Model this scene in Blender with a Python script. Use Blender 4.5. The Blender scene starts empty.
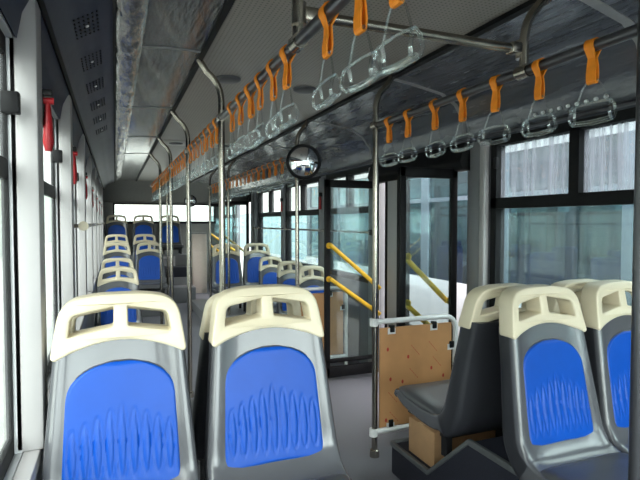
import bpy, bmesh, math, random
from mathutils import Vector, Matrix
random.seed(7)
PI = math.pi
C = bpy.context.scene.collection
S = 1.08                      # whole interior brought to real size
EYE = 1.24

# ------------------------------------------------------------------ materials
def nmat(name):
    m = bpy.data.materials.new(name); m.use_nodes = True
    nt = m.node_tree
    return m, nt, nt.nodes['Principled BSDF'] if 'Principled BSDF' in nt.nodes else None

def mat(name, col, rough=.5, metal=0., spec=.5, noise=0., nscale=30., bump=0., bscale=60., coat=0., stretch=None, dist=.01, rvar=0., rot=0.):
    m, nt, b = nmat(name)
    b.inputs['Base Color'].default_value = (*col, 1)
    b.inputs['Roughness'].default_value = rough
    b.inputs['Metallic'].default_value = metal
    b.inputs['Specular IOR Level'].default_value = spec
    b.inputs['Coat Weight'].default_value = coat
    b.inputs['Coat Roughness'].default_value = .12
    tc = nt.nodes.new('ShaderNodeTexCoord')
    mp = nt.nodes.new('ShaderNodeMapping')
    nt.links.new(tc.outputs['Object'], mp.inputs['Vector'])
    if stretch: mp.inputs['Scale'].default_value = stretch
    mp.inputs['Rotation'].default_value = (0, 0, rot)
    if noise:
        n = nt.nodes.new('ShaderNodeTexNoise'); n.inputs['Scale'].default_value = nscale; n.inputs['Detail'].default_value = 4
        nt.links.new(mp.outputs[0], n.inputs['Vector'])
        r = nt.nodes.new('ShaderNodeValToRGB')
        r.color_ramp.elements[0].position = .3; r.color_ramp.elements[1].position = .7
        r.color_ramp.elements[0].color = (*[max(0, c*(1-noise)) for c in col], 1)
        r.color_ramp.elements[1].color = (*[min(1, c*(1+noise)) for c in col], 1)
        nt.links.new(n.outputs['Fac'], r.inputs['Fac']); nt.links.new(r.outputs['Color'], b.inputs['Base Color'])
    if bump:
        n2 = nt.nodes.new('ShaderNodeTexNoise'); n2.inputs['Scale'].default_value = bscale; n2.inputs['Detail'].default_value = 5
        nt.links.new(mp.outputs[0], n2.inputs['Vector'])
        bp = nt.nodes.new('ShaderNodeBump'); bp.inputs['Strength'].default_value = bump; bp.inputs['Distance'].default_value = dist
        nt.links.new(n2.outputs['Fac'], bp.inputs['Height']); nt.links.new(bp.outputs['Normal'], b.inputs['Normal'])
        if rvar:
            mr = nt.nodes.new('ShaderNodeMapRange')
            mr.inputs['To Min'].default_value = max(.02, rough-rvar); mr.inputs['To Max'].default_value = rough+rvar
            nt.links.new(n2.outputs['Fac'], mr.inputs['Value']); nt.links.new(mr.outputs[0], b.inputs['Roughness'])
    return m

def glass(name, tint, dirt=.0, dirtcol=(.6, .62, .64), streak=60., gl=1.0, minr=.04, maxr=.35):
    m, nt, b = nmat(name); nt.nodes.remove(b)
    out = nt.nodes['Material Output']
    tr = nt.nodes.new('ShaderNodeBsdfTransparent'); tr.inputs[0].default_value = (*tint, 1)
    go = nt.nodes.new('ShaderNodeBsdfGlossy'); go.inputs['Roughness'].default_value = .03
    go.inputs[0].default_value = (.9*gl, .95*gl, .95*gl, 1)
    lw = nt.nodes.new('ShaderNodeLayerWeight'); lw.inputs['Blend'].default_value = .18
    mr = nt.nodes.new('ShaderNodeMapRange'); mr.inputs['To Min'].default_value = minr; mr.inputs['To Max'].default_value = maxr
    nt.links.new(lw.outputs['Fresnel'], mr.inputs['Value'])
    mx = nt.nodes.new('ShaderNodeMixShader')
    nt.links.new(mr.outputs[0], mx.inputs[0]); nt.links.new(tr.outputs[0], mx.inputs[1]); nt.links.new(go.outputs[0], mx.inputs[2])
    last = mx
    if dirt:
        tc = nt.nodes.new('ShaderNodeTexCoord'); mp = nt.nodes.new('ShaderNodeMapping')
        mp.inputs['Scale'].default_value = (streak, streak, 1.6)
        nt.links.new(tc.outputs['Object'], mp.inputs['Vector'])
        n = nt.nodes.new('ShaderNodeTexNoise'); n.inputs['Scale'].default_value = 1.0; n.inputs['Detail'].default_value = 5
        nt.links.new(mp.outputs[0], n.inputs['Vector'])
        r = nt.nodes.new('ShaderNodeMapRange')
        r.inputs['From Min'].default_value = .35; r.inputs['From Max'].default_value = .75
        r.inputs['To Min'].default_value = dirt*.45; r.inputs['To Max'].default_value = min(1, dirt*1.7)
        nt.links.new(n.outputs['Fac'], r.inputs['Value'])
        tl = nt.nodes.new('ShaderNodeBsdfTranslucent'); tl.inputs[0].default_value = (*dirtcol, 1)
        df = nt.nodes.new('ShaderNodeBsdfDiffuse'); df.inputs[0].default_value = (*dirtcol, 1)
        ad = nt.nodes.new('ShaderNodeMixShader'); ad.inputs[0].default_value = .4
        nt.links.new(tl.outputs[0], ad.inputs[1]); nt.links.new(df.outputs[0], ad.inputs[2])
        m2 = nt.nodes.new('ShaderNodeMixShader')
        nt.links.new(r.outputs[0], m2.inputs[0]); nt.links.new(mx.outputs[0], m2.inputs[1]); nt.links.new(ad.outputs[0], m2.inputs[2])
        last = m2
    nt.links.new(last.outputs[0], out.inputs['Surface'])
    return m

M = {}
M['cream']   = mat('cream plastic', (.70, .62, .46), .42, noise=.03, nscale=8)
M['shell']   = mat('grey glossy shell', (.085, .087, .098), .24, coat=.35, noise=.05, nscale=6)
M['shellback'] = mat('dark seat back cover', (.026, .027, .033), .42, spec=.35, noise=.06, nscale=8)
M['blue']    = mat('blue pad plastic', (.001, .066, .40), .40, spec=.3, noise=.06, nscale=9)
M['vinyl']   = mat('dark grey vinyl', (.060, .061, .068), .34, bump=.12, bscale=180, dist=.002)
M['black']   = mat('black rubber frame', (.005, .005, .006), .55, spec=.2, noise=.3)
M['blackmetal'] = mat('black painted metal', (.008, .008, .009), .45, spec=.25, noise=.2)
M['steel']   = mat('brushed steel tube', (.33, .30, .26), .24, metal=1., noise=.08, nscale=4)
M['darksteel'] = mat('dark grey rail tube', (.09, .09, .10), .3, metal=.7, noise=.1, nscale=5)  # dark grey is the tube's own colour
M['white']   = mat('white painted metal', (.72, .72, .72), .35, noise=.03)
M['pillar']  = mat('pale pillar trim', (.42, .405, .41), .45, noise=.04, nscale=5)
M['pillargrey'] = mat('grey pillar trim', (.20, .20, .215), .45, noise=.05, nscale=5)
M['wallp']   = mat('light wall laminate', (.55, .56, .58), .45, noise=.04, nscale=5)
M['floor']   = mat('speckled grey vinyl floor', (.15, .15, .175), .5, noise=.25, nscale=220, bump=.05, bscale=200)
M['podium']  = mat('dark speckled podium vinyl', (.016, .017, .026), .6, spec=.2, noise=.3, nscale=200)
M['podiumrim'] = mat('grey podium edge strip', (.075, .08, .085), .45, noise=.1)
M['step']    = mat('grey rear platform vinyl', (.16, .16, .17), .5, noise=.15, nscale=120)
M['orange']  = mat('orange webbing', (.90, .27, .010), .6, bump=.3, bscale=300, dist=.001, noise=.1, nscale=40)
M['yellow']  = mat('yellow plastic sleeve', (.80, .48, .03), .38, noise=.08)
M['red']     = mat('red plastic', (.36, .008, .014), .4, noise=.1)
M['kraft']   = mat('brown kraft protective paper', (.52, .26, .11), .55, noise=.1, nscale=7, stretch=(1, 1, 1))
M['redink']  = mat('red print', (.42, .035, .02), .6, noise=.1)
M['card']    = mat('brown cardboard', (.36, .21, .105), .8, noise=.1, nscale=14)
M['tape']    = mat('buff packing tape', (.50, .33, .18), .35, noise=.05)
M['film']    = mat('crumpled clear film on silver panel', (.055, .055, .06), .16, metal=.1, bump=1., bscale=13, dist=.035, stretch=(3.2, .55, 1), rot=.75, coat=1.)
M['crumple'] = mat('loose crumpled film band', (.13, .125, .125), .12, metal=.4, bump=.8, bscale=22, dist=.014, stretch=(1, .8, 1), coat=.8)
M['duct']    = mat('blue grey duct panel', (.028, .035, .066), .42, spec=.25, bump=.25, bscale=5, dist=.02, stretch=(1.2, .5, 1), noise=.1, nscale=3)
M['ductr']   = mat('film wrapped grey duct panel', (.11, .12, .145), .26, metal=.2, bump=.7, bscale=6, dist=.028, stretch=(4.0, .7, 1.4), rot=-.6, coat=.6, noise=.12, nscale=3, rvar=.08)
M['seam']    = mat('pale seam tape', (.34, .34, .35), .35, noise=.1)
M['whitedot']    = mat('white dot', (.85, .88, .9), .3)  # white for the painted sun dots and the grille centres
M['hole']    = mat('dark perforation', (.012, .014, .02), .6)
M['lampgrey']= mat('pale lamp plate', (.50, .49, .46), .4)
M['mirror']  = mat('convex mirror glass', (.92, .93, .95), .01, metal=1.)
M['rearcream'] = mat('cream locker laminate', (.62, .54, .47), .4, noise=.04)
M['rearwall'] = mat('grey rear trim', (.30, .295, .28), .5, noise=.05)
M['concrete'] = mat('yard concrete', (.30, .30, .29), .85, noise=.15, nscale=2)
M['boundary'] = mat('pale streaked render', (.27, .30, .28), .8, noise=.25, nscale=1.2, stretch=(1, 3, .4))
M['buswhite'] = mat('white bus paint', (.50, .51, .54), .25, coat=.4, noise=.02)
M['busdark']  = mat('dark bus window surround', (.03, .04, .055), .25, noise=.1)
M['buspillar']= mat('slate bus interior', (.09, .12, .15), .4, noise=.1)
M['teal']    = mat('pale teal yard wall', (.26, .34, .36), .8, noise=.25, nscale=.8, stretch=(1,2,.3))
M['skyblock']   = mat('dark sky blocking wall', (.16, .18, .19), .8, noise=.25, nscale=.8, stretch=(1,2,.3))
M['glass']   = glass('clear window glass', (.80, .91, .91), dirt=.05, dirtcol=(.4,.45,.47), streak=34)
M['glassw']  = glass('rainy window glass', (.84, .93, .93), dirt=.34, dirtcol=(.42, .44, .50), streak=42)
M['glassl']  = glass('pale left window glass', (.90, .96, .94), dirt=.08, streak=30)
M['glassd']  = glass('door glass', (.84, .91, .91), dirt=.03, streak=30, minr=.05)
M['busglass']= glass('teal bus glass', (.46, .57, .60), dirt=.10, dirtcol=(.28, .36, .40), streak=6, minr=.08)
M['clear']   = glass('clear moulded plastic', (.95, .96, .96), minr=.10, maxr=.7)

# ceiling centre: warm grey with fine perforations
def ceiling_mat():
    m, nt, b = nmat('perforated grey ceiling')
    b.inputs['Roughness'].default_value = .33
    tc = nt.nodes.new('ShaderNodeTexCoord'); mp = nt.nodes.new('ShaderNodeMapping')
    mp.inputs['Scale'].default_value = (55, 55, 55)
    nt.links.new(tc.outputs['Object'], mp.inputs['Vector'])
    v = nt.nodes.new('ShaderNodeTexVoronoi'); v.inputs['Randomness'].default_value = 0; v.inputs['Scale'].default_value = 1
    v.voronoi_dimensions = '2D'
    nt.links.new(mp.outputs[0], v.inputs['Vector'])
    r = nt.nodes.new('ShaderNodeValToRGB')
    r.color_ramp.elements[0].position = .16; r.color_ramp.elements[1].position = .24
    r.color_ramp.elements[0].color = (.09, .085, .08, 1); r.color_ramp.elements[1].color = (.27, .245, .215, 1)
    nt.links.new(v.outputs['Distance'], r.inputs['Fac']); nt.links.new(r.outputs['Color'], b.inputs['Base Color'])
    n = nt.nodes.new('ShaderNodeTexNoise'); n.inputs['Scale'].default_value = 4
    nt.links.new(tc.outputs['Object'], n.inputs['Vector'])
    bp = nt.nodes.new('ShaderNodeBump'); bp.inputs['Strength'].default_value = .2; bp.inputs['Distance'].default_value = .02
    nt.links.new(n.outputs['Fac'], bp.inputs['Height']); nt.links.new(bp.outputs[0], b.inputs['Normal'])
    return m
M['ceil'] = ceiling_mat()

# ------------------------------------------------------------------ mesh helpers
class MB:
    def __init__(s): s.v = []; s.f = []; s.mi = []; s.cur = 0
    def add(s, vs, fs):
        o = len(s.v); s.v += [tuple(p) for p in vs]
        for f in fs: s.f.append(tuple(i+o for i in f)); s.mi.append(s.cur)
        return s
    def box(s, x0, x1, y0, y1, z0, z1):
        vs = [(x0,y0,z0),(x1,y0,z0),(x1,y1,z0),(x0,y1,z0),(x0,y0,z1),(x1,y0,z1),(x1,y1,z1),(x0,y1,z1)]
        return s.add(vs, [(3,2,1,0),(4,5,6,7),(0,1,5,4),(1,2,6,5),(2,3,7,6),(3,0,4,7)])
    def tube(s, pts, r, n=12, caps=True):
        pts = [Vector(p) for p in pts]; rs = r if isinstance(r, (list, tuple)) else [r]*len(pts)
        o = len(s.v); up = None
        for i, p in enumerate(pts):
            if i == 0: t = pts[1]-p
            elif i == len(pts)-1: t = p-pts[i-1]
            else: t = (pts[i+1]-p).normalized()+(p-pts[i-1]).normalized()
            t.normalize()
            if up is None:
                up = Vector((0,0,1)) if abs(t.z) < .9 else Vector((1,0,0))
            a = (up - t*up.dot(t)).normalized(); b = t.cross(a); up = a
            for k in range(n):
                q = p + (a*math.cos(2*PI*k/n)+b*math.sin(2*PI*k/n))*rs[i]
                s.v.append(tuple(q))
        for i in range(len(pts)-1):
            for k in range(n):
                s.f.append((o+i*n+k, o+i*n+(k+1)%n, o+(i+1)*n+(k+1)%n, o+(i+1)*n+k)); s.mi.append(s.cur)
        if caps:
            s.f.append(tuple(o+k for k in reversed(range(n)))); s.mi.append(s.cur)
            e = o+(len(pts)-1)*n
            s.f.append(tuple(e+k for k in range(n))); s.mi.append(s.cur)
        return s
    def prism(s, poly, axis, a0, a1):
        """poly of 2D points; axis 'x': (y,z) extruded along x; 'y': (x,z); 'z': (x,y)"""
        def P(p, a): return {'x': (a,p[0],p[1]), 'y': (p[0],a,p[1]), 'z': (p[0],p[1],a)}[axis]
        n = len(poly)
        vs = [P(p,a0) for p in poly]+[P(p,a1) for p in poly]
        fs = [tuple(range(n-1,-1,-1)), tuple(range(n,2*n))]
        fs += [(i,(i+1)%n,n+(i+1)%n,n+i) for i in range(n)]
        return s.add(vs, fs)
    def loft(s, rings, caps=True, closed=True):
        n = len(rings[0]); vs = [p for r in rings for p in r]; fs = []
        for i in range(len(rings)-1):
            for k in range(n if closed else n-1):
                fs.append((i*n+k, i*n+(k+1)%n, (i+1)*n+(k+1)%n, (i+1)*n+k))
        if caps and closed:
            fs.append(tuple(reversed(range(n)))); fs.append(tuple((len(rings)-1)*n+k for k in range(n)))
        return s.add(vs, fs)
    def mesh(s, name, mats, angle=35, bevel=0):
        me = bpy.data.meshes.new(name); me.from_pydata(s.v, [], s.f)
        for m in (mats if isinstance(mats, (list, tuple)) else [mats]): me.materials.append(m)
        me.polygons.foreach_set('material_index', s.mi)
        bm = bmesh.new(); bm.from_mesh(me)
        bmesh.ops.recalc_face_normals(bm, faces=bm.faces)
        if bevel:
            es = [e for e in bm.edges if len(e.link_faces) == 2 and e.calc_face_angle(0) > .6]
            bmesh.ops.bevel(bm, geom=es, offset=bevel, segments=2, affect='EDGES', profile=.5)
        bm.to_mesh(me); bm.free()
        me.polygons.foreach_set('use_smooth', [True]*len(me.polygons))
        me.set_sharp_from_angle(angle=math.radians(angle))
        return me
    def obj(s, name, mats, parent=None, angle=35, bevel=0):
        return link(name, s.mesh(name, mats, angle, bevel), parent)

def link(name, me, parent=None):
    o = bpy.data.objects.new(name, me); C.objects.link(o)
    if parent: o.parent = parent
    return o
def tag(o, label, cat, group=None):
    o['label'] = label; o['category'] = cat
    if group: o['group'] = group
    return o
def thing(name, label, cat, loc=(0,0,0), rz=0, group=None):
    o = bpy.data.objects.new(name, None); C.objects.link(o)
    o.location = loc; o.rotation_euler = (0,0,rz); o.empty_display_size = .1
    return tag(o, label, cat, group)
def struct(o, label=None, cat=None):
    o['kind'] = 'structure'
    if label: o['label'] = label
    if cat: o['category'] = cat
    return o
def dup(root, loc, rz=None, label=None, group=None):
    r = root.copy(); C.objects.link(r); r.location = loc
    if rz is not None: r.rotation_euler = (0,0,rz)
    if label: r['label'] = label
    if group: r['group'] = group
    for ch in list(root.children):
        c = ch.copy(); C.objects.link(c); c.parent = r
        for g in list(ch.children):
            d = g.copy(); C.objects.link(d); d.parent = c
    return r
def Z(dz): return EYE+dz
def arc(p0, p1, p2, n=6):
    p0, p1, p2 = Vector(p0), Vector(p1), Vector(p2)
    return [p0*(1-t)**2+p1*2*t*(1-t)+p2*t*t for t in [i/n for i in range(n+1)]]
ORD = ['first','second','third','fourth','fifth','sixth','seventh','eighth','ninth','tenth','eleventh','twelfth','thirteenth','fourteenth']

# ------------------------------------------------------------------ setting: shell of the bus
XL, XR, YF, YB = -.235, 2.0, -1.9, 10.6
PROF_R = [(1.36,.77),(1.52,.763),(1.75,.735),(1.87,.69),(1.955,.61),(1.985,.53),(1.99,.472)]
PROF_L = [(.383,.77),(.22,.763),(.01,.735)]
PROF_L2 = [(.01,.735),(-.06,.712),(-.115,.68),(-.175,.62),(-.215,.54),(-.228,.472)]

struct(MB().box(XL-.1, XR+.1, YF-.1, YB+.1, -.06, 0).obj('floor', M['floor']), 'speckled grey vinyl floor along the bus aisle', 'floor')

ceil = MB().box(.375, 1.37, YF, YB, Z(.77), Z(.82)).obj('ceiling', M['ceil'])
struct(ceil, 'flat grey perforated centre panel of the ceiling', 'ceiling')
def sheet(prof, y0, y1, ny=24, th=.015, inward=1):
    mb = MB(); rings = []
    # smooth the profile
    pts = []
    for i in range(len(prof)-1):
        for t in (0, .25, .5, .75):
            pts.append(((1-t)*prof[i][0]+t*prof[i+1][0], (1-t)*prof[i][1]+t*prof[i+1][1]))
    pts.append(prof[-1])
    cx = .9
    for j in range(ny+1):
        y = y0+(y1-y0)*j/ny
        a = [(x, y, Z(z)) for x, z in pts]
        b = [(x+(th if x > cx else -th), y, Z(z)+th) for x, z in reversed(pts)]
        rings.append(a+b)
    return mb.loft(rings)
sheet(PROF_L, YF, YB).obj('film_panel', M['film'], ceil, angle=60)
sheet(PROF_L2, YF, YB).obj('duct_panel', M['duct'], ceil, angle=60)
sheet(PROF_R, YF, YB).obj('duct_panel', M['ductr'], ceil, angle=60)
# crumpled band of loose film beside the left duct panel
mb = MB(); rings = []
for j in range(200):
    y = .9+j*.042
    row = []
    for i in range(9):
        x = .012+.013*i
        zz = .735+.028*(i/8)*.3 - .004 - .012*math.sin(PI*i/8)*(.6+.4*random.random()) - (.009*random.random() if 0 < i < 8 else 0)
        row.append((x+random.uniform(-.003,.003), y+random.uniform(-.01,.01), Z(zz)))
    rings.append(row)
mb.loft(rings, caps=False, closed=False).obj('film_band', M['crumple'], ceil, angle=180)
# long dark joints
mb = MB().box(.368,.392, YF, YB, Z(.757), Z(.775)); struct(mb.obj('trim_1', M['black']), 'black joint strip along the left edge of the ceiling', 'trim')
mb = MB().box(1.345,1.378, YF, YB, Z(.752), Z(.775)); struct(mb.obj('trim_2', M['black']), 'black joint strip along the right edge of the ceiling', 'trim')
mb = MB()
mb.box(.002,.012, YF, YB, Z(.724), Z(.74)); struct(mb.obj('trim_3', M['black']), 'thin dark joint between film panel and left duct', 'trim')
mb = MB(); mb.prism([(-.180,Z(.612)),(-.172,Z(.604)),(-.180,Z(.588)),(-.188,Z(.595))],'y',YF,YB)
struct(mb.obj('trim_4', M['black']), 'dark groove along the left duct panel above the windows', 'trim')
mb = MB().tube([(1.96,YF,Z(.487)),(1.96,YB,Z(.487))], .012, 8); struct(mb.obj('trim_5', M['darksteel']), 'thin rod along the top of the right windows', 'trim')
# seam tapes across the side panels
def seam(prof, y, dy, w, off=.004, m='seam'):
    mb = MB(); rings = []
    n = len(prof)
    for i, (x, z) in enumerate(prof):
        yy = y+dy*i/(n-1); ix = -off if x > .9 else off
        rings.append([(x+ix*.6, yy, Z(z)-off), (x+ix*.6, yy+w, Z(z)-off), (x+ix*.6, yy+w, Z(z)+.003), (x+ix*.6, yy, Z(z)+.003)])
    return mb.loft(rings).obj('seam_tape', M[m], ceil, angle=60)
seam(PROF_R[:6], 1.25, .17, .04)
for y in (2.40, 3.62, 4.9, 6.1, 7.3): seam(PROF_R[:6], y, .16, .03)
for y in (2.36, 3.6, 4.85, 6.05): seam(PROF_L, y, -.05, .014)
# perforated grilles in the left duct panel
for k, y in enumerate((1.55, 2.0, 2.43, 2.86, 3.3, 3.75, 4.2)):
    mb = MB(); mb.cur = 0
    base = Vector((-.085, y, Z(.697)))
    t = Vector((.055, 0, .032)).normalized(); nrm = Vector((.032*-1, 0, .055)).normalized()*-1
    nrm = Vector((t.z, 0, -t.x))
    for i in range(6):
        for j in range(6):
            c = base + t*(i-2.5)*.0165 + Vector((0,(j-2.5)*.036,0)) + nrm*.004
            ring = [c + t*.0038*math.cos(a*PI/4)+Vector((0,.0075*math.sin(a*PI/4),0)) for a in range(8)]
            ring2 = [p + nrm*.003 for p in ring]
            mb.add(ring+ring2, [tuple(range(8,16))]+[(a,(a+1)%8,8+(a+1)%8,8+a) for a in range(8)])
    mb.cur = 1
    c = base+nrm*.006
    ring = [c + t*.006*math.cos(a*PI/4)+Vector((0,.006*math.sin(a*PI/4),0)) for a in range(8)]
    ring2 = [p + nrm*.004 for p in ring]
    mb.add(ring+ring2, [tuple(range(8,16))]+[(a,(a+1)%8,8+(a+1)%8,8+a) for a in range(8)])
    mb.obj('speaker_grille', [M['hole'], M['whitedot']], ceil)
# row of white dots painting sunlight on the right duct panel's perforations
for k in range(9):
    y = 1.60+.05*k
    MB().tube([(1.984,y,Z(.545)),(1.968,y,Z(.54))], .0085, 10).obj('sun_dot', M['whitedot'], ceil)

# walls
def wall_boxes(mb, x0, x1, spans, zs, ze, z0=-.05, z1=Z(.82)):
    """solid wall with window spans cut out (spans list of (y0,y1))"""
    mb.box(x0, x1, YF, YB, ze, z1)
    y = YF
    for a, b, zb in spans:
        if a > y: mb.box(x0, x1, y, a, z0, ze)
        if zb > z0: mb.box(x0, x1, a, b, z0, zb)
        y = b
    mb.box(x0, x1, y, YB, z0, ze)
WTOP, WBOT, WBR = Z(.472), .63, .72
PIL = [-1.80,-.73,.30,1.525,2.64,3.77,4.89,6.01,7.13,8.25,9.37]
PW = .10
spL = [(PIL[i]+PW, PIL[i+1], WBOT) for i in range(len(PIL)-1)]
mb = MB(); wall_boxes(mb, XL-.035, XL, spL, WBOT, WTOP)
wl = struct(mb.obj('wall_left', M['wallp']), 'pale grey left side wall of the bus', 'wall')
for y in PIL:
    MB().box(XL-.018, XL+.052, y, y+PW, WBOT, Z(.59)).obj('pillar', M['pillar'], wl, bevel=.008)
MB().box(XL, XL+.042, YF, YB, WBOT-.04, WBOT).obj('sill', M['pillar'], wl, bevel=.006)

RW = [(-1.7,-.1),(.0,1.12),(1.22,2.34),(3.78,4.78),(4.95,6.10),(6.26,7.42),(9.2,10.3)]
DOORS = [(2.56,3.66),(7.82,8.92)]
spR = sorted([(a,b,WBR) for a,b in RW]+[(a,b,-.05) for a,b in DOORS])
mb = MB(); wall_boxes(mb, XR, XR+.06, spR, WBR, WTOP)
wr = struct(mb.obj('wall_right', M['pillargrey']), 'grey right side wall of the bus with doors', 'wall')
MB().box(XR-.035, XR, 2.36, 2.50, .0, Z(.47)).obj('pillar', M['pillargrey'], wr, bevel=.008)
MB().box(XR-.045, XR-.01, 2.355, 2.40, .0, Z(.46)).obj('pillar_cover', M['pillar'], wr, bevel=.008)
MB().box(XR-.05, XR, 3.66, 3.78, .0, Z(.45)).obj('pillar', M['pillar'], wr, bevel=.008)
for y in (4.80, 6.11, 7.45, 7.68): MB().box(XR-.03, XR, y, y+.13, .0, Z(.45)).obj('pillar', M['pillargrey'], wr, bevel=.006)
MB().box(XR-.01, XR, YF, 2.34, WBR-.04, WBR).obj('sill', M['pillargrey'], wr, bevel=.005)
for a, b, m in ((3.31,3.45,'pillar'),(3.29,3.31,'black'),(3.45,3.49,'black')):
    MB().box(XR-.055, XR+.05, a, b, .0, Z(.34)).obj('door_post', M[m], wr, bevel=.004)
# black headers over the doors
for i, (a, b) in enumerate(DOORS):
    mb = MB(); mb.prism([(XR,Z(.31)),(XR-.07,Z(.31)),(XR-.10,Z(.36)),(XR-.06,Z(.475)),(XR,Z(.475))],'y',a-.05,b+.05)
    mb.obj('door_header', M['black'], wr, bevel=.01)

# windows: frame + panes
wn = [0]
def window(side, y0, y1, gup, glow, label, zmid0, zmid1, mull=True, slide=None):
    wn[0] += 1
    x0 = XL-.034 if side == 'L' else XR-.012
    x1 = XL-.018 if side == 'L' else XR+.05
    z0, z1 = (WBOT if side == 'L' else WBR), WTOP; f = .045
    mb = MB()
    g = .008 if side == 'L' else f
    mb.box(x0, x1, y0, y0+g, z0, z1).box(x0, x1, y1-g, y1, z0, z1)
    mb.box(x0, x1, y0, y1, z0, z0+f).box(x0, x1, y0, y1, z1-f, z1).box(x0, x1, y0, y1, zmid0, zmid1)
    ym = slide if slide else (y0+y1)/2
    if mull: mb.box(x0, x1, ym-.028, ym+.028, zmid1, z1)
    w = struct(mb.obj('window_%d' % wn[0], M['black']), label, 'window')
    gx = XL-.028 if side == 'L' else XR+.02
    def pane(a, b, c, d, m):
        MB().box(gx, gx+.005, a, b, c, d).obj('pane', M[m], w)
    if mull:
        pane(y0+f, ym-.028, zmid1, z1-f, gup); pane(ym+.028, y1-f, zmid1, z1-f, gup)
    else: pane(y0+g, y1-g, zmid1, z1-f, gup)
    pane(y0+g, y1-g, z0+f, zmid0, glow)
    return w, x1
names_l = ['left window furthest forward behind the camera','left window beside the camera','left window at the near edge of the picture','left window just behind the nearest pale pillar',
           'left window between second and third pillars','left window between third and fourth pillars','left window between fourth and fifth pillars',
           'left window between fifth and sixth pillars','left window between sixth and seventh pillars','left window between seventh and eighth pillars','left window beyond the last pillar']
for i, (a, b, _) in enumerate(spL):
    w, x1 = window('L', a, b, 'glassl', 'glassl', 'black framed '+names_l[i], Z(.11), Z(.16), mull=False)
    MB().box(x1-.005, x1+.036, b-.06, b-.03, Z(.27), Z(.325)).obj('latch', M['black'], w, bevel=.004)
labs_r = ['right window far forward behind the camera','right window forward beside the camera','large right window with streaked sliding panes beside the near seats',
          'right window seen through the open middle door','right window just beyond the middle door','right window before the rear door','rearmost right window past the rear door']
for i, (a, b) in enumerate(RW):
    up = 'glassw' if i < 3 else 'glassl'
    lo = 'glass'
    w, x1 = window('R', a, b, up, lo, 'black framed '+labs_r[i], Z(.075), Z(.135), slide=1.775 if i == 2 else None)
    MB().box(XR-.03, XR-.01, b-.06, b-.04, Z(.30), Z(.36)).obj('latch', M['blackmetal'], w, bevel=.003)

# rear wall
zb0, zb1 = Z(-.03), Z(.37)
mb = MB(); mb.box(XL-.1, XR+.1, YB, YB+.1, -.05, zb0).box(XL-.1, XR+.1, YB, YB+.1, zb1, Z(.82)).box(XL-.1, -.03, YB, YB+.1, zb0, zb1).box(1.93, XR+.1, YB, YB+.1, zb0, zb1)
struct(mb.obj('wall_rear', M['rearwall']), 'grey rear wall of the bus under the back window', 'wall')
wn[0] += 1
mb = MB(); f = .03
mb.box(-.03,1.93,YB-.01,YB+.06,zb0,zb0+.045).box(-.03,1.93,YB-.01,YB+.06,zb1-f,zb1).box(-.03,.0,YB-.01,YB+.06,zb0,zb1).box(1.9,1.93,YB-.01,YB+.06,zb0,zb1)
w = struct(mb.obj('window_%d' % wn[0], M['blackmetal']), 'wide bright rear window above the back seats', 'window')
MB().box(.0,1.9,YB+.02,YB+.025,zb0+.045,zb1-f).obj('pane', M['glassl'], w)
MB().prism([(YB-.5,Z(.765)),(YB,Z(.765)),(YB,Z(.38))],'x',XL,XR).obj('trim_6', M['rearwall'])
struct(bpy.data.objects['trim_6'], 'sloping grey bulkhead above the rear window', 'trim')
# front wall with windscreen
mb = MB(); mb.box(XL-.1,XR+.1,YF-.1,YF,-.05,.42).box(XL-.1,XR+.1,YF-.1,YF,Z(.60),Z(.82)).box(XL-.1,XL+.06,YF-.1,YF,.42,Z(.6)).box(XR-.06,XR+.1,YF-.1,YF,.42,Z(.6))
struct(mb.obj('wall_front', M['busdark']), 'front wall of the bus around the windscreen', 'wall')
wn[0] += 1
mb = MB().box(XL+.06,XR-.06,YF-.06,YF-.05,.42,Z(.6)); struct(mb.obj('window_%d' % wn[0], M['glassd']), 'windscreen behind the camera', 'window')
# roof over it all (keeps sky light out above the ceiling panels)
mb = MB().box(XL-.1, XR+.1, YF-.1, YB+.1, Z(.82), Z(.88)); struct(mb.obj('trim_7', M['buswhite']), 'white outer roof skin', 'roof')

# doors: inward opened glass leaves
dn = [0]
def door(x0, x1, y, z0, z1, railside, label, bar_off, slope=1):
    dn[0] += 1
    mb = MB(); t = .03; f = .045
    mb.box(x0, x0+f, y, y+t, z0, z1).box(x1-f, x1, y, y+t, z0, z1)
    mb.box(x0, x1, y, y+t, z1-.06, z1).box(x0, x1, y, y+t, z0, z0+.085).box(x0, x1, y, y+t, z0+.115, z0+.145)
    d = struct(mb.obj('door_%d' % dn[0], M['black'], bevel=.006), label, 'door')
    MB().box(x0+f, x1-f, y+.012, y+.017, z0+.145, z1-.06).obj('pane', M['glassd'], d)
    yy = y-.045 if railside < 0 else y+t+.045
    ys = y if railside < 0 else y+t
    for za, zb in bar_off:
        ins = .02 if railside < 0 else .065
        mb = MB(); mb.tube([(x0+ins, yy, za), (x1-.02, yy, zb)], .0165, 12)
        r = mb.obj('handrail', M['yellow'], d)
        mb = MB()
        for xx, zz in ((x0+ins+.01, za-(za-zb)*.03), (x1-.03, zb+(za-zb)*.03)):
            mb.tube([(xx, ys, zz), (xx, yy, zz)], .012, 8); mb.tube([(xx, ys, zz), (xx, ys+(.008 if railside > 0 else -.008), zz)], .024, 10)
        mb.obj('bracket', M['yellow'], r)
    return d
door(1.49, 1.96, 3.60, .03, Z(.325), -1, 'far glass leaf of the middle door with bright yellow handrails', [(Z(-.17),Z(-.525)),(Z(-.43),Z(-.73))])
door(1.55, 1.96, 2.60, .03, Z(.325), 1, 'near glass leaf of the middle door, yellow handrails behind the glass', [(Z(-.20),Z(-.50)),(Z(-.48),Z(-.76))])
door(1.50, 1.96, 8.86, .03, Z(.325), -1, 'far glass leaf of the rear door near the back seats', [(Z(-.2),Z(-.5)),(Z(-.4),Z(-.7))])
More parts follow.
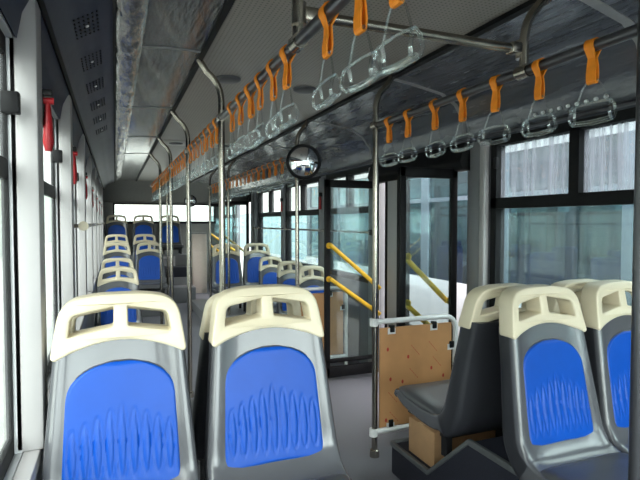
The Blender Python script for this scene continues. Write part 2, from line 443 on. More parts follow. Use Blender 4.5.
door(1.50, 1.96, 7.86, .03, Z(.325), 1, 'near glass leaf of the rear door beyond the right rear seats', [(Z(-.2),Z(-.5))])

# wheel arch podium on the right
prof = [(.30,.0),(2.17,.0),(2.17,.15),(1.85,.15),(1.58,.395),(.30,.395)]
pod = MB().prism(prof,'x',1.25,XR).obj('wheel_arch_podium', M['podium'], bevel=.012)
struct(pod, 'dark podium over the wheel arch carrying the right seats', 'podium')
mb = MB()
rim = [(2.17,.15),(1.85,.15),(1.58,.395),(.30,.395)]
rings = []
for y, z in rim: rings.append([(1.244,y,z-.012),(1.244,y,z+.012),(1.262,y,z+.012),(1.262,y,z-.012)])
mb.loft(rings); mb.box(1.25,XR,2.158,2.176,.138,.162)
mb.obj('edge_strip', M['podiumrim'], pod, bevel=.004)
# rear platforms
struct(MB().box(XL, .67, 7.0, 8.1, 0, .13).obj('trim_8', M['step'], bevel=.01), 'low grey platform under the left rear seats', 'platform')
struct(MB().box(XL, .67, 8.1, 9.3, 0, .21).obj('trim_9', M['step'], bevel=.01), 'higher grey platform behind on the left', 'platform')
struct(MB().box(XL, 1.21, 9.3, YB, 0, .66).obj('trim_10', M['step'], bevel=.01), 'raised grey rear platform under the back seats', 'platform')
struct(MB().box(.69, 1.13, 8.35, 9.3, 0, .36).box(.69,1.15,8.0,8.35,0,.235).obj('trim_11', M['step'], bevel=.01), 'grey steps up to the back seats', 'step')
b = tag(MB().box(.70, 1.14, 8.36, 8.68, .36, .52).obj('step_box', M['podium'], bevel=.012), 'dark grey box riser on the steps before the back seats', 'box')
mb = MB(); mb.box(.74,.98,9.285,9.30,.60,.635).box(.945,.98,9.285,9.30,.40,.60)
struct(mb.obj('trim_12', M['pillar']), 'pale angled edging on the rear platform riser', 'trim')
struct(MB().box(1.0, XR, 6.0, 7.5, 0, .12).obj('trim_13', M['step'], bevel=.01), 'low platform under the right rear pair of seats', 'platform')
lk = thing('locker', 'tall cream locker panel beside the rear door', 'locker', (1.36,9.1,0))
MB().box(-.125,.125,-.1,.1,0,1.03).obj('body', M['rearcream'], lk, bevel=.01)
MB().box(-.11,.11,-.108,-.1,.05,.72).obj('door_panel', M['rearcream'], lk, bevel=.003)
MB().box(-.125,.125,-.104,.1,1.03,1.06).obj('top_trim', M['rearwall'], lk, bevel=.004)

# ------------------------------------------------------------------ seats
TOPH = .56
def back_y(z): return .012+.098*z/.5       # front surface of the backrest at the centre (local y), seat faces -y
def path():
    P = []
    for i in range(11):
        z = .435-(.435-.09)*i/10
        P.append((back_y(z), z))
    p0, p1, p2 = P[-1], (back_y(0)-.0, .0), (-.085, -.004)
    for q in arc((p0[0],p0[1],0),(p1[0],p1[1],0),(p2[0],p2[1],0),8)[1:]: P.append((q[0],q[1]))
    for y, z in ((-.15,-.006),(-.22,-.002),(-.29,.004),(-.35,.010),(-.385,.008),(-.405,-.004),(-.412,-.022)): P.append((y,z))
    return P
def width_at(i, n, y, z):
    if y > -.03 and z > .06: return .420-.072*min(1, z/.435)
    if y > -.3: return .41
    return .41-.05*min(1, (-.3-y)/.11)
def seat_section(y, z, ty, tz, w, th, dish):
    # normal pointing to the sitter
    ny, nz = -tz, ty
    if ny > 0.2 or nz < -.2: ny, nz = -ny, -nz
    pts = []
    hw = w/2
    fr = [(-1,-.35),(-.985,-.12),(-.95,.0),(-.88,.02),(-.72,-.25),(-.45,-.8),(-.2,-1),(0,-1.02),(.2,-1),(.45,-.8),(.72,-.25),(.88,.02),(.95,.0),(.985,-.12),(1,-.35)]
    for u, k in fr:
        d = k*dish if abs(u) < .9 else k*.02
        pts.append((u*hw, d))
    bk = [(.995,-.75),(.95,-.95),(.7,-1),(.3,-1),(0,-1),(-.3,-1),(-.7,-1),(-.95,-.95),(-.995,-.75)]
    for u, k in bk: pts.append((u*hw, k*th))
    return [(x, y+ny*(d+dish), z+nz*(d+dish)) for x, d in pts]
def shell_mesh():
    P = path(); rings = []
    n = len(P)
    for i, (y, z) in enumerate(P):
        a = P[max(0,i-1)]; b = P[min(n-1,i+1)]
        ty, tz = b[0]-a[0], b[1]-a[1]; L = math.hypot(ty,tz); ty/=L; tz/=L
        # tangent runs down the back then forward: normal to the sitter = rotate
        ny, nz = tz, -ty      # down (0,-1)->(-1,0) ; forward(-1,0)->(0,1)
        s = i/(n-1)
        th = .070 if z > .3 else (.070+.018*(.3-z)/.3 if y > -.03 else .062-.02*min(1,max(0,(-.1-y)/.3)))
        if i >= n-2: th = .03
        dish = .012 if i < 14 else (.007 if i < 18 else .003)
        hw = width_at(i,n,y,z)/2
        pts = []
        fr = [(-1,-1.6),(-.99,-.7),(-.965,-.1),(-.93,.12),(-.87,.1),(-.80,-.2),(-.72,-.62),(-.5,-.9),(-.25,-1),(0,-1),(.25,-1),(.5,-.9),(.72,-.62),(.80,-.2),(.87,.1),(.93,.12),(.965,-.1),(.99,-.7),(1,-1.6)]
        for u, k in fr: pts.append((u*hw, (k+1)*dish))
        for u, k in [(1.0,-.72),(.97,-.9),(.88,-1),(.5,-1.03),(0,-1.05),(-.5,-1.03),(-.88,-1),(-.97,-.9),(-1.0,-.72)]: pts.append((u*hw, k*th))
        rings.append([(x, y+ny*d, z+nz*d) for x, d in pts])
    mb = MB().loft(rings); N = len(rings[0])
    for fi in range((n-1)*N):
        i, k = divmod(fi, N)
        if 18 <= k <= 27 and i < 15: mb.mi[fi] = 1      # dark back cover
    return mb.mesh('seat_shell', [M['shell'], M['shellback']], 50)
def pad_mesh():
    nu, nv = 78, 64; mb = MB(); vs = []
    z0, z1 = .03, .378
    ribs = [(-4+i) for i in range(9)]
    for j in range(nv+1):
        v = j/nv; z = z0+(z1-z0)*v
        hw = .158-.012*v
        if v > .70: hw *= max(0.02, (1-((v-.70)/.30)**2.3))**(1/2.1)
        if v < .07: hw *= .93+.07*math.sqrt(max(0,1-((.07-v)/.07)**2))
        for i in range(nu+1):
            u = -1+2*i/nu; x = u*hw
            zz = z + (.012*(1-u*u) if v < .3 else 0)*(1-v/.3 if v < .3 else 0)
            edge = min(1, (1-abs(u))*hw/.012, (1-v)*(z1-z0)/.012 if v > .5 else v*(z1-z0)/.010+.0)
            edge = max(0, edge)
            d = .0085*math.sqrt(1-(1-edge)**2)
            # almond ribs outlined by shallow grooves
            for k in ribs:
                xc = k*.0318; h = .105-.008*abs(k); zc = .165-.006*abs(k)
                q = (z-zc)/h
                if abs(q) < 1:
                    half = .0115*(1-q*q)**.8
                    dd = abs(x-xc)-half
                    d -= .0034*math.exp(-(dd/.0024)**2)*(1-q*q)**.3
                    if dd < 0: d += .0012*min(1,-dd/.006)
            base = back_y(zz)-.001+.0*abs(u)
            vs.append((x, base-d, zz))
    fs = []
    w = nu+1
    for j in range(nv):
        for i in range(nu): fs.append((j*w+i, j*w+i+1, (j+1)*w+i+1, (j+1)*w+i))
    mb.add(vs, fs)
    return mb.mesh('back_pad', M['blue'], 80)
def pad_rim_mesh():
    # dark bead round the pad, painting the shadow in its groove
    z0, z1 = .03, .378; L = []; R = []
    for j in range(33):
        v = j/32; z = z0+(z1-z0)*v; hw = .158-.012*v
        if v > .70: hw *= max(0.02, (1-((v-.70)/.30)**2.3))**(1/2.1)
        if v < .07: hw *= .93+.07*math.sqrt(max(0,1-((.07-v)/.07)**2))
        L.append((-hw, back_y(z)-.001, z)); R.append((hw, back_y(z)-.001, z))
    bot = [((-1+2*i/12)*L[0][0]*-1, back_y(.03+.012*(1-(-1+2*i/12)**2))-.001, .03+.012*(1-(-1+2*i/12)**2)) for i in range(1,12)]
    loop = L[::-1] + bot + R + [L[-1]]
    return MB().tube(loop, .003, 6).mesh('pad_shadow_bead', M['vinyl'], 60)
def cushion_mesh():
    P = [p for p in path() if p[0] <= -.05 and p[0] > -.40]
    P = [(y, z) for y, z in P]
    rings = []
    n = len(P)
    for i, (y, z) in enumerate(P):
        t = i/(n-1)
        w = .385 if t < .7 else .385-.05*((t-.7)/.3)
        h = .027*min(1, math.sin(PI*min(max(t,.02),.98))**.35*1.1)
        hw = w/2; ring = []
        for u, k in [(-1,-.2),(-1,.35),(-.96,.75),(-.85,.98),(-.4,.9),(0,.86),(.4,.9),(.85,.98),(.96,.75),(1,.35),(1,-.2)]:
            ring.append((u*hw, y, z+.001+k*h))
        rings.append(ring)
    rings = [[(x*.97, y+.012, z-.006) for x,y,z in rings[0]]]+rings+[[(x*.95, y-.012, z-.016) for x,y,z in rings[-1]]]
    return MB().loft(rings).mesh('seat_cushion', M['vinyl'], 50)
def handle_mesh():
    cu = bpy.data.curves.new('tmp_handle', 'CURVE'); cu.dimensions = '2D'; cu.fill_mode = 'BOTH'
    cu.extrude = .030; cu.bevel_depth = .007; cu.bevel_resolution = 2
    def poly(pts):
        sp = cu.splines.new('POLY'); sp.points.add(len(pts)-1)
        for p, (x, z) in zip(sp.points, pts): p.co = (x, z, 0, 1)
        sp.use_cyclic_u = True
    def rounded(pts, rs, n=6):
        out = []
        m = len(pts)
        for i in range(m):
            p = Vector(pts[i]); a = (Vector(pts[i-1])-p).normalized(); b = (Vector(pts[(i+1)%m])-p).normalized()
            r = rs[i]
            for k in range(n+1):
                t = k/n; q = (p+a*r)*(1-t)**2+p*2*t*(1-t)+(p+b*r)*t*t
                out.append((q.x,q.y))
        return out
    bt = .007
    outer = rounded([(-.180,.400),(-.158,.538),(-.07,TOPH-bt),(.07,TOPH-bt),(.158,.538),(.180,.400)][::1], [.006,.045,.03,.03,.045,.006])
    # arched lower edge
    low = [(.174-.348*t, .401+.040*math.sin(PI*t)**.9) for t in [i/14 for i in range(1,14)]]
    poly([(x*.965,z) for x,z in outer]+[(x*.965,z) for x,z in low])
    for sgn in (1,-1):
        h = [(.012,.534),(.136,.512),(.146,.442),(.013,.464)]
        h = rounded(h, [.012,.022,.016,.014])
        h = [(sgn*x, z) for x,z in h]
        if sgn > 0: h = h[::-1]
        poly(h)
    ob = bpy.data.objects.new('tmp_handle', cu); C.objects.link(ob)
    bpy.context.view_layer.update()
    me = bpy.data.meshes.new_from_object(ob.evaluated_get(bpy.context.evaluated_depsgraph_get()))
    bpy.data.objects.remove(ob); bpy.data.curves.remove(cu)
    bm = bmesh.new(); bm.from_mesh(me)
    bmesh.ops.remove_doubles(bm, verts=bm.verts, dist=.0001)
    for v in bm.verts:
        x, z, d = v.co
        bow = -.016*(abs(x)/.18)**2      # ends wrap a little forward
        v.co = (x, back_y(z)+.034+bow-d-.002, z)
    bmesh.ops.recalc_face_normals(bm, faces=bm.faces)
    bm.to_mesh(me); bm.free()
    me.name = 'seat_handle'; me.materials.clear(); me.materials.append(M['cream'])
    me.polygons.foreach_set('use_smooth', [True]*len(me.polygons)); me.set_sharp_from_angle(angle=math.radians(40))
    return me
SH, PD, RM, CS, HD = shell_mesh(), pad_mesh(), pad_rim_mesh(), cushion_mesh(), handle_mesh()
LEG = MB().box(-.014,.014,-.018,.018,0,1).mesh('seat_leg', M['blackmetal'])
RAILM = MB().box(-.17,.17,-.30,-.26,-.072,-.048).mesh('seat_crossbar', M['blackmetal'])
RAILB = MB().box(-.17,.17,-.05,-.01,-.085,-.06).mesh('seat_crossbar', M['blackmetal'])
BOLT = MB().tube([(0,0,-.075),(0,0,-.035)], .018, 8).mesh('seat_foot', M['black'])

def make_seat(label, x, yc, top, base, rz=0, group=None, wide=1.0, legs=0):
    """yc: crease of the seat; top: height of the handle top; base: height of what it stands on"""
    t = thing('bus_seat', label, 'seat', (x, yc, base), rz, group)
    pr = top-TOPH-base
    def part(n, me):
        o = link(n, me, t); o.location = (0,0,pr); o.scale = (wide,1,1); return o
    part('seat_shell', SH); h = part('handle', HD)
    p = part('back_pad', PD); g = link('shadow_bead', RM, p)
    part('seat_cushion', CS); part('crossbar', RAILM); part('crossbar', RAILB)
    L = pr-.070
    for sx in (-1,1):
        for yy, sh in ((-.28,0),(-.03,-.012))[legs:]:
            lg = link('leg', LEG, t); lg.location = (sx*.15*wide, yy, 0); lg.scale = (1,1,max(.02,L+sh+.012))
    return t
GL = 'seats along the left side'; GR = 'seats along the right side'
make_seat('blue padded seat with cream handle, nearest on the left by the window', .012, 1.435, 1.035, 0, 0, GL, .98)
make_seat('blue padded seat with cream handle, nearest on the aisle side of the left pair', .442, 1.435, 1.035, 0, 0, GL)
make_seat('seat turned away back to back with the nearest left window seat', .015, 1.87, 1.005, 0, PI, GL)
make_seat('seat turned away, cream handle peeking out behind the left aisle seat', .447, 1.87, 1.005, 0, PI, GL)
make_seat('single blue seat, first behind the nearest left seat', .022, 4.95, .82, 0, 0, GL)
make_seat('single blue seat, second behind the nearest left seat', .022, 6.1, .83, 0, 0, GL)
make_seat('window seat of the front pair on the left rear platform', .022, 7.4, .955, .13, 0, GL)
make_seat('aisle seat of the front pair on the left rear platform', .446, 7.4, .955, .13, 0, GL)
make_seat('window seat of the rear pair on the left rear platform', .022, 8.55, 1.045, .21, 0, GL)
make_seat('aisle seat of the rear pair on the left rear platform', .446, 8.55, 1.045, .21, 0, GL)
GB = 'back row seats under the rear window'
make_seat('leftmost blue seat in the raised back row', .03, 9.85, 1.37, .66, 0, GB)
make_seat('middle blue seat in the raised back row', .49, 9.85, 1.37, .66, 0, GB)
make_seat('rightmost blue seat in the raised back row', .96, 9.85, 1.37, .66, 0, GB)
make_seat('blue padded seat facing the camera on the right podium, aisle side', 1.408, 1.265, 1.01, .395, 0, GR, .94)
make_seat('blue padded seat at right edge, window side of right podium', 1.803, 1.265, 1.01, .395, 0, GR, .94)
make_seat('seat turned away above the cardboard box, dark back towards camera', 1.40, 1.70, 1.0, .275, PI, GR, .94, 1)
make_seat('seat turned away on the podium, beside the streaked right window', 1.80, 1.70, 1.0, .275, PI, GR, .94, 1)
make_seat('nearest of the three single blue seats just behind the middle door', 1.74, 4.42, .82, 0, 0, GR, .82)
make_seat('middle of the three single blue seats behind the middle door', 1.74, 5.06, .82, 0, 0, GR, .82)
make_seat('furthest of the three single blue seats behind the middle door', 1.74, 5.8, .82, 0, 0, GR, .82)
make_seat('aisle seat of the right pair before the rear door', 1.35, 6.55, .955, .12, 0, GR)
make_seat('window seat of the right pair before the rear door', 1.765, 6.55, .955, .12, 0, GR)

# ------------------------------------------------------------------ rails, poles, straps
XRL, XRR, ZR = .48, 1.27, Z(.50)
def rail(name, label, x, y0, y1, m='darksteel'):
    t = thing(name, label, 'handrail', (x, y0, ZR))
    MB().tube([(0,0,0),(0,y1-y0,0)], .0165, 14).obj('tube', M[m], t)
    for y in (0, y1-y0): MB().tube([(0,y-.012,0),(0,y+.012,0)], .021, 14).obj('end_cap', M['steel'], t)
    return t
rail('overhead_handrail', 'long overhead grab rail left of the aisle with orange straps', XRL, -.4, 7.45)
rail('overhead_handrail', 'overhead grab rail on the right, nearest the camera', XRR, -.4, 2.36)
rail('overhead_handrail', 'overhead grab rail on the right beyond the middle door', XRR, 3.64, 7.45)

def hanger(label, x, y, side, ext):
    """curved bracket from ceiling joint down to the rail"""
    t = thing('rail_hanger', label, 'rail hanger', (x, y, ZR), 0, 'curved rail hangers')
    xo = .375-x if side < 0 else 1.36-x
    pts = [(0,0,.0),(0,0,.09)] + arc((0,0,.09),(0,0,.17),(xo*.6,0,.22),6)[1:] + [(xo,0,.262)]
    MB().tube(pts, .0155, 12).obj('tube', M['steel'], t)
    MB().tube([(0,-.025,0),(0,.025,0)], .023, 12).obj('clamp', M['steel'], t)
    MB().tube([(xo*.93,0,.256),(xo*1.02,0,.264)], .026, 12).obj('ceiling_flange', M['steel'], t)
    return t
hanger('curved hanger on the left rail at the crossbar', XRL, 1.36, -1, 0)
hanger('curved hanger on the right rail at the crossbar', XRR, 1.34, 1, 0)
# crossbar
cb = thing('crossbar', 'steel crossbar spanning between the two overhead rails', 'handrail', (XRL, 1.35, Z(.575)))
MB().tube([(0.018,0,0),(XRR-XRL-.018,0,0)], .0155, 14).obj('tube', M['steel'], cb)
for xx in (0.0, XRR-XRL):
    MB().tube([(xx-.0,-.0,-.03),(xx,0,.03)], .021, 12).obj('tee_joint', M['steel'], cb)
    s = 1 if xx < .1 else -1
    MB().box(min(xx+s*.012,xx+s*.055), max(xx+s*.012,xx+s*.055), -.019,.019,-.019,.019).obj('sleeve', M['steel'], cb, bevel=.006)

def pole(label, x, y, side, bend=True, base=0, top=None, m='steel'):
    t = thing('stanchion_pole', label, 'pole', (x, y, base), 0, 'upright grab poles')
    h = (top if top else ZR)-base
    if bend:
        xo = .375-x if side < 0 else 1.36-x
        z1 = Z(.60)-base; z2 = Z(.765)-base
        pts = [(0,0,0),(0,0,z1-.02)]+arc((0,0,z1-.02),(0,0,z1+.06),(xo*.65,0,z2-.055),6)[1:]+[(xo,0,z2)]
    else: pts = [(0,0,0),(0,0,h)]
    MB().tube(pts, .0155, 14).obj('tube', M[m], t)
    MB().tube([(0,0,0),(0,0,.035),(0,0,.04)], [.026,.024,.018], 14).obj('floor_socket', M['steel'], t)
    if bend: MB().tube([(0,-.024,ZR-base),(0,.024,ZR-base)], .0225, 12).obj('clamp', M['steel'], t)
    return t
pole('nearest left aisle pole behind the front left seats', XRL, 2.46, -1)
pole('second left aisle pole behind the front seats', XRL, 3.66, -1)
pole('third left aisle pole towards the rear', XRL, 4.85, -1)
pole('fourth left aisle pole towards the rear', XRL, 6.02, -1)
pole('furthest left aisle pole before the rear steps', .70, 7.6, -1, bend=False, top=Z(.768))
pole('right aisle pole at the corner of the brown partition', XRR-.01, 2.36, 1)
pole('right aisle pole beyond the middle door with the convex mirror', XRR, 3.62, 1)
pole('pole at the right edge of the picture in front of the podium seats', 1.166, .845, 1, bend=False, top=Z(.768), m='darksteel')
pole('right aisle pole just before the rear door', XRR, 7.40, 1)
pole('short grab pole at the end of the right rear pair of seats', XRR, 6.11, 1)

# straps
def strap_mesh():
    mb = MB(); w = .014
    def ribbon(pts, th=.0022):
        rings = []
        for i, (x, z) in enumerate(pts):
            a = pts[max(0,i-1)]; b = pts[min(len(pts)-1,i+1)]
            tx, tz = b[0]-a[0], b[1]-a[1]; L = math.hypot(tx,tz) or 1
            nx, nz = -tz/L*th, tx/L*th
            f = 1-.25*math.exp(-((z+.032)/.012)**2)
            rings.append([(x-nx,-w*f,z-nz),(x+nx,-w*f,z+nz),(x+nx,w*f,z+nz),(x-nx,w*f,z-nz)])
        mb.loft(rings)
    loop = [(.005,-.034)]+[(.0195*math.sin(a),.0195*math.cos(a)) for a in [math.radians(d) for d in range(135,-136,-15)]]+[(-.005,-.034)]
    ribbon(loop)
    ribbon([(.005,-.034),(.006,-.055),(.008,-.078),(.006,-.100)])
    ribbon([(-.005,-.034),(-.004,-.055),(-.007,-.078),(-.006,-.100)])
    ribbon([(.006,-.100),(.003,-.105),(-.003,-.105),(-.006,-.100)])
    return mb.mesh('strap', M['orange'], 50)
def grip_mesh():
    mb = MB(); W = .060; top = -.098; mid = -.162; bot = -.215
    for sy in (-1, 1):
        mb.tube([(0,sy*.016,top),(0,sy*.030,top-.02),(0,sy*(W-.012),mid)], [.0022,.0022,.0028], 8)
        tear = [(0,sy*(W-.006),mid),(.008,sy*W,mid-.012),(.013,sy*(W+.002),bot+.018),(.010,sy*W,bot+.005),(0,sy*(W-.002),bot),(-.010,sy*W,bot+.005),(-.013,sy*(W+.002),bot+.018),(-.008,sy*W,mid-.012),(0,sy*(W-.006),mid)]
        mb.tube(tear, .0042, 8)
    mb.tube([(0,-W,bot+.002),(0,0,bot-.002),(0,W,bot+.002)], [.0075,.0085,.0075], 10)
    mb.tube([(0,-W+.012,mid),(0,0,mid+.003),(0,W-.012,mid)], .0032, 8)
    mb.tube([(0,-.018,top),(0,.018,top)], .0035, 8)
    return mb.mesh('grip', M['clear'], 60)
SM, GM = strap_mesh(), grip_mesh()
def strap(x, y, label, group):
    t = thing('hanging_strap', label, 'strap handle', (x, y, ZR), 0, group)
    t.rotation_euler = (random.uniform(-.03,.03), random.uniform(-.05,.05), random.uniform(-.12,.12))
    link('strap', SM, t); link('grip', GM, t)
left_ys = [.82,.97,1.14] + [1.45,1.6,1.75,1.9,2.05,2.22]
for k, y in enumerate(left_ys[:3][::-1]): strap(XRL, y, 'orange strap with clear grip, %s in front of the crossbar on left rail' % ORD[k], 'straps on the left rail')
for k, y in enumerate(left_ys[3:]): strap(XRL, y, 'orange strap with clear grip, %s behind the crossbar on left rail' % ORD[k], 'straps on the left rail')
segs = [(2.46,3.66,'nearest'),(3.66,4.85,'second'),(4.85,6.02,'third'),(6.02,7.4,'fourth')]
for a, b, nm in segs:
    y = a+.12; k = 0
    while y < b-.07:
        strap(XRL, y, 'orange strap on the left rail, %s beyond the %s left pole' % (ORD[k], nm), 'straps on the left rail')
        y += .155; k += 1
for k, y in enumerate([1.27,1.47,1.66,1.85,2.06,2.24][::-1]):
    strap(XRR, y, 'orange strap with clear grip on near right rail, %s from the partition pole' % ORD[k], 'straps on the near right rail')
strap(XRR, 1.075, 'orange strap with clear grip closest to the camera on right rail', 'straps on the near right rail')
y = 3.8; k = 0
while y < 7.3:
    seg = 'mirror pole' if k < 14 else 'second far pole'
    lab = 'orange strap on the far right rail, %s beyond the mirror pole' % ORD[k] if k < 14 else 'orange strap at the rear end of the far right rail, %s of the last few' % ORD[k-14]
    strap(XRR, y, lab, 'straps on the far right rail'); y += .185; k += 1

# ------------------------------------------------------------------ convex mirrors
def mirror(label, loc, r, aim, arm):
    t = thing('convex_mirror', label, 'mirror', loc)
    d = (Vector(aim)-Vector(loc)).normalized()
    q = d.to_track_quat('Z','Y')
    rings = []
    R = r*1.9
    for j in range(13):
        a = j/12; rr = r*a; zz = math.sqrt(R*R-rr*rr)-math.sqrt(R*R-r*r)
        rings.append([q@Vector((max(rr,.0005)*math.cos(2*PI*k/36), max(rr,.0005)*math.sin(2*PI*k/36), zz)) for k in range(36)])
    MB().loft(rings).obj('mirror_glass', M['mirror'], t, angle=80)
    ringp = [q@Vector((r*1.02*math.cos(2*PI*k/36), r*1.02*math.sin(2*PI*k/36), 0)) for k in range(37)]
    MB().tube(ringp, r*.11, 8, caps=False).obj('rim', M['black'], t, angle=80)
    back = []
    for j in range(6):
        a = j/5; rr = r*math.cos(a*PI/2*.97); back.append([q@Vector((rr*math.cos(2*PI*k/24), rr*math.sin(2*PI*k/24), -.03*a-.002)) for k in range(24)])
    MB().loft(back).obj('back_shell', M['black'], t, angle=80)
    p0 = q@Vector((0,0,-.03))
    MB().tube([p0, p0.lerp(Vector(arm),.5)+Vector((0,0,.01)), arm], .008, 8).obj('arm', M['blackmetal'], t)
mirror('round convex mirror with black rim hung over the middle door', (1.25,3.42,Z(.428)), .112, (-.1,-2.2,Z(.10)), (.02,.18,.12))
mirror('small round mirror hung before the rear window', (1.12,8.3,Z(.335)), .085, (.3,1.0,1.15), (.0,.06,.42))

# ------------------------------------------------------------------ partitions beside the door
def partition(label, x0, x1, y, zb, zt, prints, posts):
    t = thing('partition', label, 'partition', (x0, y, 0))
    W = x1-x0
    r = .0145
    fr = [(0,0,zt)]+[(W-.08,0,zt)]+arc((W-.08,0,zt),(W,0,zt),(W,0,zt-.08),6)[1:]+[(W,0,.0)]
    MB().tube(fr, r, 12).obj('rail_frame', M['white'], t)
    MB().tube([(0,0,zb),(W,0,zb)], r, 12).obj('bottom_rail', M['white'], t)
    for zz in (zt, zb): MB().tube([(-.012,0,zz-.02),(-.012,0,zz+.02)], .022, 12).obj('corner_clamp', M['white'], t)
    mb = MB(); mb.box(.022, W-.03, -.004, .004, zb+.02, zt-.035)
    mb.cur = 1
    for (u, v, kind) in prints:
        px, pz = .03+u*(W-.07), zb+.03+v*(zt-zb-.08)
        if kind == 0:
            n = 8; c = [(px+.007*math.cos(2*PI*k/n), -.0052, pz+.011*math.sin(2*PI*k/n)) for k in range(n)]
            mb.add(c, [tuple(range(n))])
        else:
            for k in range(5):
                a = k*.011
                mb.add([(px+a, -.0052, pz-a*1.1),(px+a+.008, -.0052, pz-a*1.1-.0088),(px+a+.0095,-.0052,pz-a*1.1-.0065),(px+a+.0015,-.0052,pz-a*1.1+.0023)], [(0,1,2,3)])
    mb.obj('board', [M['kraft'], M['redink']], t)
    for cx, cz in ((.095,zt-.042),(W-.145,zt-.042),(W-.03,zt-.16),(.09,zb+.035)):
        c = MB().box(cx-.013,cx+.013,-.013,.013,cz-.018,cz+.02).obj('clip', M['blackmetal'], t, bevel=.003)
        MB().box(cx-.026,cx+.020,-.0065,-.0045,cz-.028,cz+.004).obj('bare_corner', M['white'], c)
    return t
prints = [(.09,.80,0),(.42,.82,1),(.38,.70,0),(.68,.84,1),(.13,.36+.12,0),(.40,.57,1),(.72,.55,0),(.74,.67,1),(.10,.34,1),(.30,.44,0),(.12,.13,1),(.45,.25,1),(.6,.35,0),(.75,.3,1),(.07,.05,0),(.9,.45,0)]
partition('brown papered partition panel with red print beside the middle door', XRR-.005, 1.77, 2.36, .13, .715, prints, 1)
partition('brown papered partition panel seen beyond the far door leaf', XRR+.01, 1.77, 3.82, .13, .70, [], 1)

# cardboard box under the turned seat
bx = thing('cardboard_box', 'long brown cardboard box under the seat turned away', 'box', (1.53,1.955,.152))
MB().box(-.245,.245,-.10,.11,0,.165).obj('carton', M['card'], bx, bevel=.004)
MB().box(-.246,.246,-.012,.026,.1655,.1672).obj('packing_tape', M['tape'], bx)

# guard rails across windows
def guard(label, x, y0, y1, z, wx, m):
    t = thing('window_guard_rail', label, 'guard rail', (x, y0, z))
    MB().tube([(0,0,0),(0,y1-y0,0)], .011, 10).obj('tube', M['steel'], t)
    MB().tube([(0,-.02,0),(0,.012,0)], .024, 12).obj('end_cap', M[m], t)
    n = int((y1-y0)/1.0)
    for k in range(n+1):
        y = (y1-y0)*k/n
        MB().tube([(0,y,0),(wx-x,y,0)], .009, 8).obj('bracket', M['steel'], t)
guard('thin rail with cream cap across the left windows', -.145, 2.80, 8.1, Z(-.02), XL+.0, 'cream')
guard('thin rail across the right windows beyond the middle door', 1.94, 3.72, 7.5, Z(-.085), XR-.03, 'steel')

# emergency hammers on the left windows
def hammer(label, y, z=Z(.30), x=-.165):
    t = thing('emergency_hammer', label, 'hammer', (x, y, z), 0, 'red hammers along the left windows')
    MB().tube([(0,0,.08),(0,.0,.05),(0,0,.0),(0,0,-.05),(0,0,-.075)], [.007,.010,.014,.016,.010], 12).obj('grip', M['red'], t)
    MB().tube([(-.018,0,.082),(.018,0,.082)], .011, 10).obj('head', M['red'], t)
    h = MB().box(-.03,-.012,-.025,.025,-.0,.115).obj('holder', M['blackmetal'], t, bevel=.004)
    MB().box(-.02,.014,-.020,.020,.096,.115).obj('hook', M['blackmetal'], h, bevel=.003)
for k, (y, dz) in enumerate(((1.83,.30),(2.92,.27),(3.98,.235),(5.1,.205),(6.22,.18),(7.34,.17),(8.46,.16))):
    hammer('red emergency hammer on the left wall, %s from the camera' % ORD[k], y, Z(dz), -.192)
def exthammer(label, y):
    t = thing('emergency_hammer', label, 'hammer', (XR-.045, y, Z(.20)), 0, 'hammers on the right wall')
    MB().tube([(0,0,.07),(0,0,-.07)], [.010,.014], 10).obj('grip', M['red'], t)
    MB().box(-.012,.014,-.025,.025,.06,.10).obj('holder', M['blackmetal'], t, bevel=.003)
exthammer('red hammer on the right pillar just beyond the middle door', 4.86)
exthammer('red hammer on the second right pillar beyond the middle door', 6.17)

# ceiling discs
def disc(label, x, y, plate=False):
    t = thing('ceiling_speaker', label, 'speaker', (x, y, Z(.77)), 0, 'round ceiling fittings')
    MB().tube([(0,0,.0),(0,0,-.010),(0,0,-.016)], [.068,.066,.052], 24).obj('grille', M['vinyl'], t, angle=60)
    if plate: MB().box(-.14,.14,-.16,.16,-.006,0).obj('plate', M['lampgrey'], t, bevel=.002)
disc('dark round fitting in the ceiling, left of the near pair', .575, 2.75)
disc('dark round fitting in the ceiling, right of the near pair', 1.03, 2.80)
disc('dark round fitting on a pale plate, left of the far pair', .56, 5.15, True)
disc('dark round fitting on a pale plate, right of the far pair', 1.03, 5.15, True)

# ------------------------------------------------------------------ outside
struct(MB().box(-90, 90, -60, 140, -.45, -.40).obj('floor_yard', M['concrete']), 'pale concrete yard outside the bus', 'ground')
bw = tag(MB().box(-5.4,-5.0,-3,110,-.40,3.9).obj('building_wall', M['boundary']), 'long pale rendered building wall outside the left windows', 'wall')
dw = MB().box(7.6,7.9,-12,11,-.40,1.36).box(7.6,7.9,-12,11,1.62,5.0)  # wall added to block the sky and dim the view on the right
for k in range(18): dw.box(7.6,7.9,-12+k*1.3,-11.35+k*1.3,1.36,1.62)  # gaps between piers shaped to show bright rectangles of sky
tag(dw.obj('sky_block_wall', M['skyblock']), 'dark grey wall added beyond the parked bus to block the sky', 'wall')
tag(MB().box(7.6,7.8,11,45,-.40,1.75).obj('boundary_wall', M['teal']), 'pale teal yard wall seen past the end of the parked bus', 'wall')
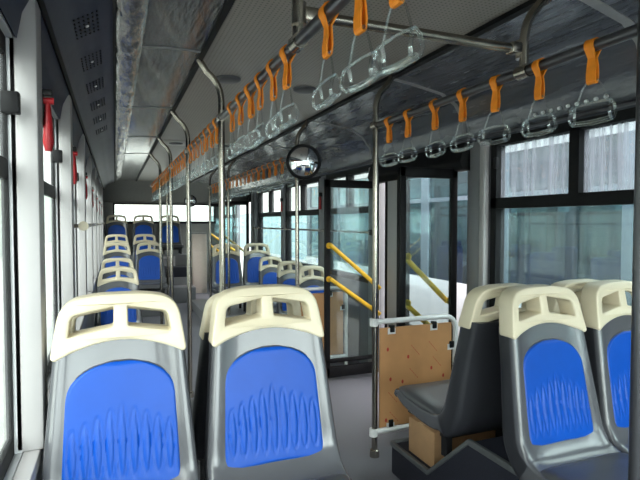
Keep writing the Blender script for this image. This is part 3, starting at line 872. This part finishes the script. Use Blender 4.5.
# neighbouring bus
nb = thing('parked_bus', 'white bus with teal windows parked alongside on the right', 'bus', (3.7,3.5,-.40))
L0, L1, Wd = -6.5, 6.5, 2.2
zb, zw0, zw1, zt = .25, .93, 2.34, 2.95
mb = MB(); mb.box(0,.05,L0,L1,zb,zw0).box(Wd-.05,Wd,L0,L1,zb,zw0).box(.05,Wd-.05,L0,L0+.05,zb,zw0).box(.05,Wd-.05,L1-.05,L1,zb,zw0)
mb.obj('lower_body', M['buswhite'], nb, bevel=.01)
MB().box(.05,Wd-.05,L0+.05,L1-.05,zb,zb+.1).obj('floor_deck', M['buspillar'], nb)
mb = MB(); mb.prism([(0,zw1),(0,zt-.15),(.15,zt),(Wd-.15,zt),(Wd,zt-.15),(Wd,zw1),(Wd-.06,zw1),(Wd-.3,zt-.2),(.3,zt-.2),(.06,zw1)],'y',L0,L1)
mb.obj('roof', M['buswhite'], nb, bevel=.01)
y = L0; k = 0
while y < L1-.1:
    for xx in (0, Wd-.05):
        MB().box(xx,xx+.05,y,y+.16,zw0,zw1).obj('window_pillar', M['buspillar'], nb)
    y2 = min(y+1.42, L1)
    for xx in (.02, Wd-.025):
        MB().box(xx,xx+.006,y+.16,y2,zw0,zw1).obj('pane', M['busglass'], nb)
        MB().box(xx-.012,xx+.02,y+.16,y2,zw1-.45,zw1-.40).obj('window_bar', M['buspillar'], nb)
    y = y2; k += 1
MB().tube([(.18,L0+.3,1.72),(.18,L1-.3,1.72)], .015, 8).obj('inside_rail', M['steel'], nb)
mb = MB()
for yy in (-4.2, 3.6):
    for xx in (.12, Wd-.12): MB().tube([(xx-.11,yy,.47),(xx+.11,yy,.47)], .46, 24).obj('wheel', M['black'], nb)
mb = MB()
for yw in [-5,-4.2,-3.4,-2.6,-1.8,-1.0,-.2,.6,1.4,2.2,3.0,3.8,4.6]:
    for xx in (.5, 1.7):
        MB().box(xx-.2,xx+.2,yw,yw+.08,.4,1.32).obj('seat_back', M['blue'], nb, bevel=.03)

# ------------------------------------------------------------------ light
# overcast sky, brightest where the sun stands behind the cloud ahead of the windscreen
SKY_LOW, SKY_HIGH = 2.3, 14.0
wd = bpy.data.worlds.new('overcast sky'); bpy.context.scene.world = wd; wd.use_nodes = True
nt = wd.node_tree; bg = nt.nodes['Background']
tc = nt.nodes.new('ShaderNodeTexCoord')
dp = nt.nodes.new('ShaderNodeVectorMath'); dp.operation = 'DOT_PRODUCT'
dp.inputs[1].default_value = Vector((.12, -1, .35)).normalized()
nt.links.new(tc.outputs['Generated'], dp.inputs[0])
mr = nt.nodes.new('ShaderNodeMapRange'); mr.interpolation_type = 'SMOOTHSTEP'
mr.inputs['From Min'].default_value = -.5; mr.inputs['From Max'].default_value = 1.0
mr.inputs['To Min'].default_value = SKY_LOW; mr.inputs['To Max'].default_value = SKY_HIGH
nt.links.new(dp.outputs['Value'], mr.inputs['Value']); nt.links.new(mr.outputs[0], bg.inputs['Strength'])
bg.inputs['Color'].default_value = (1, .975, .955, 1)

# ------------------------------------------------------------------ camera
cam = bpy.data.cameras.new('camera'); co = bpy.data.objects.new('camera', cam); C.objects.link(co)
cam.sensor_width = 36; cam.lens = 510/640*36; cam.clip_start = .02; cam.clip_end = 300
co.location = (0,0,EYE); co.rotation_euler = (math.radians(90-2.02), 0, math.radians(-21.9))
bpy.context.scene.camera = co

# bring everything to real size
for o in list(C.objects):
    if o.parent is None and o.type in ('MESH','EMPTY'):
        o.location = o.location*S; o.scale = tuple(s*S for s in o.scale)
co.location = co.location*S

sc = bpy.context.scene
sc.view_settings.view_transform = 'Standard'; sc.view_settings.look = 'None'
sc.view_settings.gamma = 1; sc.view_settings.use_curve_mapping = False
sc.view_settings.exposure = .32
sc.cycles.use_denoising = True
sc.cycles.max_bounces = 12; sc.cycles.diffuse_bounces = 6; sc.cycles.glossy_bounces = 5
sc.cycles.transparent_max_bounces = 40
sc.cycles.caustics_reflective = False; sc.cycles.caustics_refractive = False
sc.cycles.sample_clamp_indirect = 6
